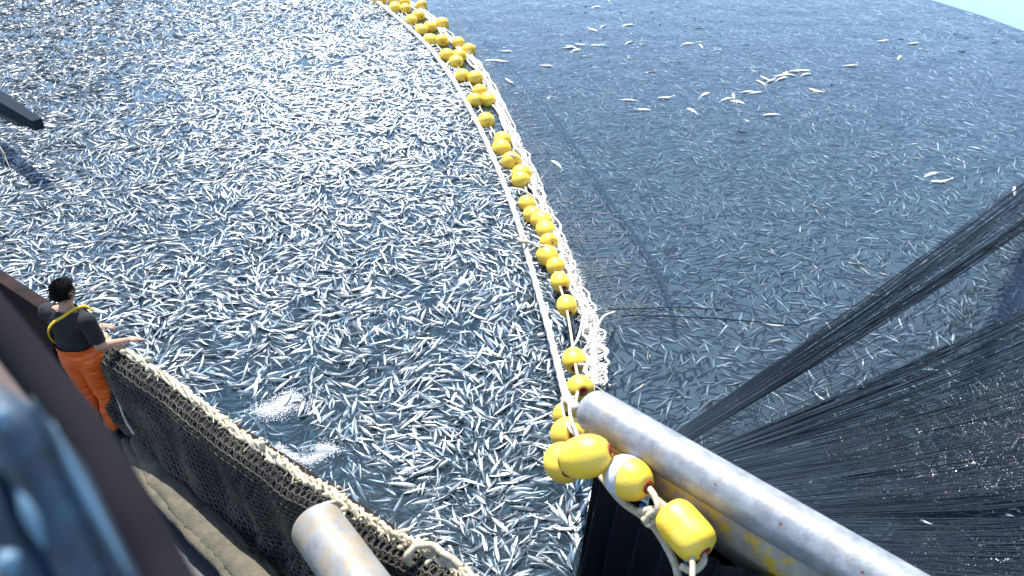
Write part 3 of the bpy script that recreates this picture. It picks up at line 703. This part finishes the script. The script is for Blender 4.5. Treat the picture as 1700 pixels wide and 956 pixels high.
# bulwark plate, slightly curved
rows = []
for s in np.linspace(0, 1, 60):
    rows.append([rp(s, .0, RAIL_Z-.05), rp(s, .04, 1.2), rp(s, -.05, -1), rp(s, -.10, -1), rp(s, -.04, 1.2), rp(s, -.08, DECK_Z+.3), rp(s, -.08, RAIL_Z-.05)])
MB().rings(rows).build('bulwark', M['hull'], ship)
rows = [[rp(s, .008, RAIL_Z-.048), rp(s, .008, RAIL_Z), rp(s, -.13, RAIL_Z), rp(s, -.13, RAIL_Z-.048)] for s in np.linspace(0, 1, 20)]
MB().rings(rows).build('rail_cap', M['hull'], ship, smooth=False)
for s in np.linspace(.03, .97, 12):
    c = rp(s, -.15, 0); mb = MB()
    mb.v = [tuple(c+Vector((rdir.x*a, rdir.y*a, 0))+rout*b+Vector((0, 0, z_))) for a in (-.02, .02) for (b, z_) in ((.07, RAIL_Z-.05), (0, RAIL_Z-.05), (-.16, DECK_Z+.004), (.07, DECK_Z+.004))]
    mb.f = [(3, 2, 1, 0), (4, 5, 6, 7), (0, 1, 5, 4), (1, 2, 6, 5), (2, 3, 7, 6), (3, 0, 4, 7)]
    mb.build('stanchion', M['hull'], ship, smooth=False)
dq = [rp(0, -.081, DECK_Z), rp(1, -.081, DECK_Z), rp(1, -7, DECK_Z), rp(0, -7, DECK_Z)]
me = bpy.data.meshes.new('deck'); me.from_pydata([tuple(q_) for q_ in dq]+[tuple(q_-Vector((0, 0, .1))) for q_ in dq], [], [(3, 2, 1, 0), (4, 5, 6, 7), (0, 1, 5, 4), (1, 2, 6, 5), (2, 3, 7, 6), (3, 0, 4, 7)])
link('deck', me, M['deck'], ship)

# net hauled in over the rail: lumpy cream rope, dark webbing inboard
gn = empty('rail_net', R1); tag(gn, 'dark netting hauled in over the rail, edged with knotted cream rope', 'net')
sA = ((P(170, 560, RAIL_Z)-ra).dot(rdir))/((rb-ra).length); 
def rail_pt(px, py): return P(px, py, RAIL_Z+.07)
RL = [(168, 557), (185, 569), (230, 597), (290, 637), (350, 683), (400, 722), (450, 755), (500, 792), (545, 815), (590, 848), (640, 880), (690, 905), (745, 935), (820, 985)]
rpx = smooth_path([rail_pt(*a) for a in RL], 240)
for kk in range(4):
    pts = [q_+Vector((.020*math.cos(i*.37+kk*1.57)+.03*noise.noise(Vector((i*.21, kk, 0))), .020*math.sin(i*.37+kk*1.57)+.03*noise.noise(Vector((i*.19, kk, 3))), .02*math.sin(i*.37+kk*1.57)+.03*noise.noise(Vector((i*.23, kk, 7))))) for i, q_ in enumerate(rpx)]
    MB().tube(pts, .019, 7, lump=lambda i, k_: .5*noise.noise(Vector((i*.7, k_*1.3, kk*5.1)))).build('rope_strand', M['cream_rope'], gn)
# knots and loose ends
kn = MB()
for i in range(10, 236, 3):
    c = rpx[i]+Vector((rng.normal(0, .03), rng.normal(0, .03), rng.normal(.0, .02))); r = rng.uniform(.012, .030)
    kn.ellipsoid(c, (r*rng.uniform(.8, 1.5), 0, 0), (0, r, 0), (0, 0, r), 7, 5)
tag(kn.build('knots', M['cream_rope'], gn), kind='stuff')
for i, (px, py, dx, dy, L) in enumerate(((470, 772, -22, 8, .2), (505, 795, -18, 18, .25), (520, 805, -6, 16, .22), (560, 832, -24, 10, .3), (575, 842, -10, 14, .25), (610, 862, -12, 18, .25), (650, 888, -8, 18, .25), (690, 905, -12, 26, .4), (700, 912, 4, 24, .4), (720, 925, 16, 14, .3), (550, 818, 18, 12, .2), (640, 880, 6, 16, .2), (380, 705, -8, 14, .2), (430, 742, -10, 12, .2))):
    a = rail_pt(px, py); b = P(px+dx*1.2, py+dy*1.2, RAIL_Z-.10); m_ = (a+b)/2+Vector((rng.normal(0, .05), rng.normal(0, .05), .06))
    MB().tube(smooth_path([a, m_, b], 10), rng.uniform(.012, .022), 6).build('loose_end', M['cream_rope'], gn)
fz = []
for i in range(260):
    q_ = np.array(rpx[rng.integers(0, 240)]); dr = rng.normal(0, 1, 3); dr /= np.linalg.norm(dr); dr[2] = dr[2]*.6; L = rng.uniform(.02, .07); cv = rng.normal(0, .03, 3)
    s_ = np.linspace(0, 1, 4)[:, None]; fz.append(q_+dr*.02+np.array(rdir)*rng.uniform(-.03, .03)+dr*L*s_+cv*s_**2)
V, T = strands(np.array(fz), rng.uniform(.003, .008, len(fz)), 3)
tag(link('frayed_yarn', tri_mesh('frayed_yarn', V, T), M['cream_rope'], gn), kind='stuff')
# a bight of white cord at the bottom edge
MB().tube(smooth_path([P(690, 945, 2.8), P(676, 925, 2.95), P(690, 908, 3.0), P(715, 905, 3.0), P(738, 920, 2.98), P(760, 935, 2.95), P(775, 950, 2.9)], 30), .028, 8, lump=lambda i, k_: .15*math.cos(i*1.1+k_)).build('loose_end', M['cream_rope'], gn)
# drape surface: rail -> inboard down to the deck
def drape(u, v):
    """u along the rail, v down the inboard side"""
    q_ = rpx[int(round(min(1, u+.13*v*(1-u))*239))]; bul = .17*min(1, v/.10)**.6+(.06+.30*min(1, u*3.5))*v**1.3*(.65+.35*math.sin(u*9+1)); wv = (.03*math.sin(u*75+3*v)+.14*noise.noise(Vector((u*11, v*2.2, 2))))*v
    return Vector((q_.x-rout.x*(bul+wv), q_.y-rout.y*(bul+wv), RAIL_Z+.055-(RAIL_Z-DECK_Z-.0)*max(0, v-.07)/.93-.03*min(1, v/.07)))
MB().sheet([[drape(u, v)-Vector((0, 0, .012)) for v in np.linspace(0, 1, 16)] for u in np.linspace(0, 1, 120)]).build('backing_folds', M['black'], gn)
pa = [[tuple(drape(u, v)+inn*.006+Vector((0, 0, .006))) for v in np.linspace(0, 1, 24)] for u in np.linspace(0, 1, 130)]
for i_, row_ in enumerate(pa): pa[i_] = [tuple(Vector(q_)+rdir*(.014 if (k_+i_) % 2 else -.014)) for k_, q_ in enumerate(row_)]
V, T = strands(np.array(pa), .0075, 3)
pb_ = []
for v in np.linspace(.02, .98, 24):
    for s in np.arange(0, 1, .05):
        pb_.append([tuple(drape(min(1, s+k_*.005), v+.008*math.sin((s+k_*.005)*400))+inn*.006+Vector((0, 0, .006))) for k_ in range(11)])
V2, T2 = strands(np.array(pb_), .0065, 3)
tag(link('webbing', tri_mesh('webbing', np.concatenate([V, V2]), np.concatenate([T, T2+len(V)])), M['rail_twine'], gn), kind='stuff')
# tan heap of net along the foot of the bulwark
tp = smooth_path([P(222, 722, 2.08), P(240, 752, 2.08), P(275, 800, 2.1), P(330, 860, 2.1), P(385, 915, 2.1), P(440, 975, 2.1)], 60)
tb = empty('net_bundle', P(275, 800, DECK_Z)); tag(tb, 'slack tan bundle of netting lying along the foot of the bulwark', 'net')
for kk, (dx, dz, rr) in enumerate(((0, 0, .15), (.10, -.05, .12), (-.11, -.06, .12))):
    MB().tube([q_+Vector((dx, 0, dz)) for q_ in tp], lambda t: rr*(.3+.55*min(1, t*2.5)), 14, lump=lambda i, k_: .3*noise.noise(Vector((i*.16, k_*.9, kk*7.0)))+.1*noise.noise(Vector((i*.7, k_*1.7, kk*3.0)))).flat(2.02, .45).build('net_fold', M['tan'], tb)
MB().tube(smooth_path([P(172, 590, 2.85), P(186, 630, 2.6), P(205, 690, 2.3), P(222, 720, 2.25)], 16), .014, 6).build('hanging_cord', M['cream_rope'], tb)
# pale roller
roll = empty('roller', P(560, 900, 2.9)); tag(roll, 'short thick chalky roller with domed end beside the cream rope', 'roller')
ea = P(527, 874, 3.0); eb = P(590, 962, 3.0); ax = (eb-ea).normalized(); RR = .205
prof = [(-RR*.45*math.cos(a), RR*math.sin(a)) for a in np.linspace(.03, math.pi/2, 9)]+[(x_, RR) for x_ in np.linspace(.1, 2.2, 14)]
MB().lathe(ea, ax, prof, 40).build('drum', M['roller'], roll)
MB().lathe(ea+ax*1.5, (0, 0, -1), [(0, .05), (1.15, .05)], 12).build('post', M['hull'], roll)

# ------------------------------------------------------------------ things far left
bm_ = empty('boom_end', P(10, 190, 1.0)); tag(bm_, 'black weathered boom end poking in at the left edge', 'boom')
a = P(64, 206, 1.2); b = P(-60, 128, 1.2); d_ = (b-a).normalized(); s_ = d_.cross(Vector((0, 0, 1))).normalized()
rows = []
for t in np.linspace(0, 1, 8):
    c = a.lerp(b, t); w_ = .10+.1*t; rows.append([c+s_*w_+Vector((0, 0, .10)), c-s_*w_+Vector((0, 0, .10)), c-s_*w_-Vector((0, 0, .12+.25*t)), c+s_*w_-Vector((0, 0, .12+.25*t))])
MB().rings(rows).build('boom', M['twine'], bm_, smooth=False)
rows = []
for t in np.linspace(.25, 1, 6):
    c = a.lerp(b, t)-Vector((0, 0, .22)); w_ = .25*t+.03; rows.append([c+s_*w_+Vector((0, 0, .1)), c-s_*w_+Vector((0, 0, .1)), c-s_*w_-Vector((0, 0, .12)), c+s_*w_-Vector((0, 0, .12))])
MB().rings(rows).build('bracket', M['grey_dark'], bm_, smooth=False)
st = empty('stay_wire', P(10, 270, 1)); tag(st, 'thin pale wire hanging at the left edge below the boom end', 'wire')
MB().tube([P(-8, 232, 1.2), P(4, 250, 1.1), P(9, 262, 1.05), P(24, 296, .9)], .007, 5).build('wire', M['cream_rope'], st)
MB().ellipsoid(P(7, 258, 1.07), (.03, 0, 0), (0, .03, 0), (0, 0, .08), 8, 6).build('fitting', M['cream_rope'], st)

# ------------------------------------------------------------------ the worker
def build_person():
    parts = MB()
    def cap(a, b, r0, r1, n=14):
        a, b = Vector(a), Vector(b); d = (b-a).normalized(); L_ = (b-a).length; pr = []
        for i in range(5): an = math.pi/2*i/4; pr.append((-r0*math.cos(an), max(.001, r0*math.sin(an))))
        for i in range(5): an = math.pi/2*i/4; pr.append((L_+r1*math.sin(an), max(.001, r1*math.cos(an))))
        parts.lathe(a, d, pr, n)
    E = parts.ellipsoid
    E((0, 0, .98), (.165, 0, 0), (0, .125, 0), (0, 0, .16), 20, 14); E((0, -.02, 1.14), (.155, 0, 0), (0, .115, 0), (0, 0, .18), 20, 14)
    E((0, 0, 1.30), (.185, 0, 0), (0, .125, 0), (0, 0, .20), 20, 14); E((0, 0, 1.42), (.17, 0, 0), (0, .085, 0), (0, 0, .07), 20, 10)
    cap((0, .0, 1.42), (0, .02, 1.54), .062, .056); E((0, .035, 1.635), (.078, 0, 0), (0, .098, 0), (0, 0, .118), 20, 16)
    E((0, .085, 1.585), (.048, 0, 0), (0, .045, 0), (0, 0, .055)); cap((0, .125, 1.64), (0, .142, 1.61), .010, .015, 8)
    for sg in (-1, 1): E((.079*sg, .03, 1.625), (.012, 0, 0), (0, .022, 0), (0, 0, .034), 8, 6)
    for sg in (-1, 1): cap((.07*sg, -.005, 1.415), (.195*sg, -.01, 1.395), .072, .068)
    arms = {1: ((.205, -.01, 1.405), (.27, -.02, 1.14), (.35, .19, 1.07)), -1: ((-.205, -.01, 1.405), (-.25, .08, 1.15), (-.03, .25, 1.09))}
    for sg, (s, e, h) in arms.items():
        cap(s, e, .062, .047); cap(e, h, .046, .030)
        hv = (Vector(h)-Vector(e)).normalized(); pc = Vector(h)+hv*.05; lat = hv.cross(Vector((0, 0, 1))).normalized()
        E(pc, hv*.055, lat*.042, hv.cross(lat)*.020, 10, 8)
        for k in range(4):
            f0 = Vector(h)+hv*.09+lat*(k-1.5)*.021; f1 = f0+hv*(.045-.006*abs(k-1.4))+Vector((0, 0, -.012)); f2 = f1+hv*.012+Vector((0, 0, -.035))
            cap(f0, f1, .0095, .009, 8); cap(f1, f2, .009, .008, 8)
        t0 = Vector(h)+hv*.03-lat*sg*.038; cap(t0, t0+hv*.045-lat*sg*.022-Vector((0, 0, .012)), .011, .009, 8)
    for sg in (-1, 1):
        cap((.09*sg, 0, .92), (.115*sg, .03, .50), .098, .066); cap((.115*sg, .03, .50), (.12*sg, -.02, .10), .064, .044)
        cap((.12*sg, -.02, .06), (.135*sg, .15, .045), .050, .040)
    me = parts.mesh('tmp'); o = bpy.data.objects.new('tmp', me); COL.objects.link(o)
    m = o.modifiers.new('r', 'REMESH'); m.mode = 'VOXEL'; m.voxel_size = .009; m.use_smooth_shade = True
    m = o.modifiers.new('s', 'SMOOTH'); m.factor = .5; m.iterations = 8
    dg = bpy.context.evaluated_depsgraph_get(); body = bpy.data.meshes.new_from_object(o.evaluated_get(dg)); body.name = 'person_body'
    bpy.data.objects.remove(o)
    return body
body = build_person(); body.materials.clear(); body.materials.append(M['skin'])
nv = len(body.vertices); BV = np.empty(nv*3, np.float32); body.vertices.foreach_get('co', BV); BV = BV.reshape(-1, 3)
BN = np.empty(nv*3, np.float32); body.vertices.foreach_get('normal', BN); BN = BN.reshape(-1, 3)
BF = [tuple(pg.vertices) for pg in body.polygons]
def garment(name, test, off, m, wr=0.0, parent=None):
    sel = test(BV); used = {}; f2 = []
    for f in BF:
        if all(sel[i] for i in f): f2.append(f)
    ids = sorted({i for f in f2 for i in f}); mp = {i: j for j, i in enumerate(ids)}
    vs_ = []
    for i in ids:
        p_, n_ = Vector(BV[i]), Vector(BN[i]); q_ = noise.noise(p_*9)*.6+noise.noise(Vector((p_.x*14, p_.y*14, p_.z*30)))*.4
        vs_.append(tuple(p_+n_*(off+wr*q_)))
    me = bpy.data.meshes.new(name); me.from_pydata(vs_, [], [tuple(mp[i] for i in f) for f in f2]); me.update()
    me.polygons.foreach_set('use_smooth', [True]*len(me.polygons))
    o = bpy.data.objects.new(name, me); COL.objects.link(o); me.materials.append(m); o.parent = parent
    return o
person = empty('person', P(179, 712, DECK_Z)); person.location.z = DECK_Z+.005; person.scale = (1.18, 1.14, 1.05)
fw = (rout*.95-rdir*.28).normalized(); person.rotation_euler = (0, 0, math.atan2(fw.y, fw.x)-math.pi/2)
tag(person, 'person in orange bib trousers and black shirt hauling net at the rail', 'person')
bo = bpy.data.objects.new('body', body); COL.objects.link(bo); bo.parent = person
ax_, az_ = np.abs(BV[:, 0]), BV[:, 2]
garment('shirt', lambda v: (v[:, 2] > 1.0) & (v[:, 2] < 1.475) & (v[:, 1] < .20) & ~((np.abs(v[:, 0]) > .235) & (v[:, 2] < 1.19)) , .014, M['shirt'], .012, person)
garment('bib_trousers', lambda v: (v[:, 2] > .10) & (((v[:, 2] < 1.12) & (np.abs(v[:, 0]) < .2)) & ~((v[:, 1] > .14) & (v[:, 2] > .98))), .030, M['orange'], .022, person)
garment('bib', lambda v: (v[:, 2] > 1.08) & (v[:, 2] < 1.40) & (v[:, 1] > .03) & (v[:, 1] < .16) & (np.abs(v[:, 0]) < .15), .028, M['orange'], .006, person)
garment('hair', lambda v: (v[:, 2] > 1.575) & ((v[:, 1] < .075) | (v[:, 2] > 1.70)) & (v[:, 2] > 1.60-.0*v[:, 1]) & ~((np.abs(v[:, 0]) > .074) & (v[:, 2] < 1.66) & (v[:, 1] > .01)), .022, M['hair'], .016, person)
garment('boots', lambda v: v[:, 2] < .20, .016, M['boot'], .003, person)
for sg in (1,):
    st_ = smooth_path([(.12, .145, 1.38), (.115, .09, 1.47), (.105, -.01, 1.503), (.05, -.085, 1.46), (-.04, -.125, 1.39), (-.12, -.135, 1.28), (-.155, -.105, 1.16), (-.16, -.06, 1.06)], 24)
    mb = MB(); rows = []
    for i, q_ in enumerate(st_):
        t_ = (st_[min(i+1, 23)]-st_[max(i-1, 0)]).normalized(); n_ = (q_-Vector((0, 0, 1.3 if q_.z < 1.42 else 1.40))); n_.z *= .6; n_ = (n_-t_*n_.dot(t_)).normalized(); l_ = t_.cross(n_)
        rows.append([q_+l_*.013-n_*.004, q_+l_*.013+n_*.006, q_-l_*.013+n_*.006, q_-l_*.013-n_*.004])
    me = MB().rings(rows).mesh('strap'); me.materials.append(M['strap']); o = bpy.data.objects.new('strap', me); COL.objects.link(o); o.parent = person
for sg in (-1, 1):
    me = MB().ellipsoid((.03*sg, .118, 1.655), (.012, 0, 0), (0, .010, 0), (0, 0, .009), 10, 8).mesh('eye'); me.materials.append(M['glove']); o = bpy.data.objects.new('eye', me); COL.objects.link(o); o.parent = person
hs_ = []
for i in range(700):
    th, ph = rng.uniform(0, 6.28), rng.uniform(0, 1.9); d_ = np.array((math.sin(ph)*math.cos(th), math.sin(ph)*math.sin(th), math.cos(ph)))
    if d_[1] > .35 and d_[2] < .75: continue
    b_ = np.array((0, .025, 1.64))+d_*np.array((.098, .115, .132)); g_ = np.array((rng.normal(0, .25), -.5, -.5)); t_ = np.linspace(0, 1, 3)[:, None]
    hs_.append(b_+(d_*.6+g_*.6)*rng.uniform(.004, .012)*t_)
V, T = strands(np.array(hs_), .0045, 3); me = tri_mesh('hair_tufts', V, T); me.materials.append(M['hair']); o = bpy.data.objects.new('hair_tufts', me); COL.objects.link(o); o.parent = person; tag(o, kind='stuff')
# pale cloth by the hip
rg = MB().sheet([[P(166+6*u+3*math.sin(v*5), 582+30*v+6*u, 2.45-.2*v+.03*math.sin(u*6+v*4)) for u in np.linspace(0, 1, 6)] for v in np.linspace(0, 1, 8)]).build('rag', M['glove'])
tag(rg, 'small pale rag hanging at the rail by the worker', 'rag')

# ------------------------------------------------------------------ blurred gear close to the camera
be = empty('stay_pipe', D(200, 800, 1.6)); tag(be, 'thick charcoal pipe slanting out of focus in front of the worker', 'pipe')
MB().tube(smooth_path([D(-110, 400, 1.9), D(-30, 505, 1.82), D(62, 620, 1.75), D(150, 735, 1.65), D(215, 850, 1.55), D(268, 945, 1.5), D(330, 1060, 1.42)], 40), .043, 20).build('pipe_body', M['beam'], be)
hs = empty('hose_rack', D(60, 820, 2.0)); tag(hs, 'out of focus blue hoses with added pale highlight streaks in the lower left corner', 'hoses')
for pts, r, m_ in (([(-70, 610), (10, 690), (70, 800), (160, 980)], .036, 'blue'), ([(-90, 740), (-30, 800), (30, 900), (70, 1000)], .036, 'blue'), ([(50, 660), (105, 760), (150, 850), (220, 990)], .018, 'blue'), ([(-60, 700), (40, 800), (90, 940), (110, 1000)], .012, 'beam')):
    MB().tube(smooth_path([D(a, b, 1.12) for a, b in pts], 24), lambda t: r*min(1, .1+t*2.2), 16).build('hose', M[m_], hs)
for pts, r in (([(86, 700), (125, 785), (170, 870), (222, 965)], .0055), ([(28, 810), (50, 856), (74, 910)], .009), ([(0, 915), (14, 932), (26, 955)], .016), ([(-4, 672), (4, 690), (12, 712)], .010)):
    MB().tube(smooth_path([D(a, b, 1.06) for a, b in pts], 14), lambda t: r*(.15+.85*math.sin(math.pi*min(1, max(0, t)))), 10).build('highlight_streak', M['cyan'], hs)  # thin pale tubes added as painted highlights on the blurred hoses
wd = empty('timber_post', D(20, 620, 2.2)); tag(wd, 'brown timber post out of focus at the left edge', 'post')
c0, c1 = D(-25, 520, 2.3), D(45, 700, 2.1); ax = (c1-c0).normalized(); u_ = ax.cross(Vector((0, 1, 0))).normalized(); v_ = ax.cross(u_)
MB().box((c0+c1)/2, u_*.045, v_*.045, ax*(c1-c0).length/2).build('timber', M['wood'], wd, smooth=False)
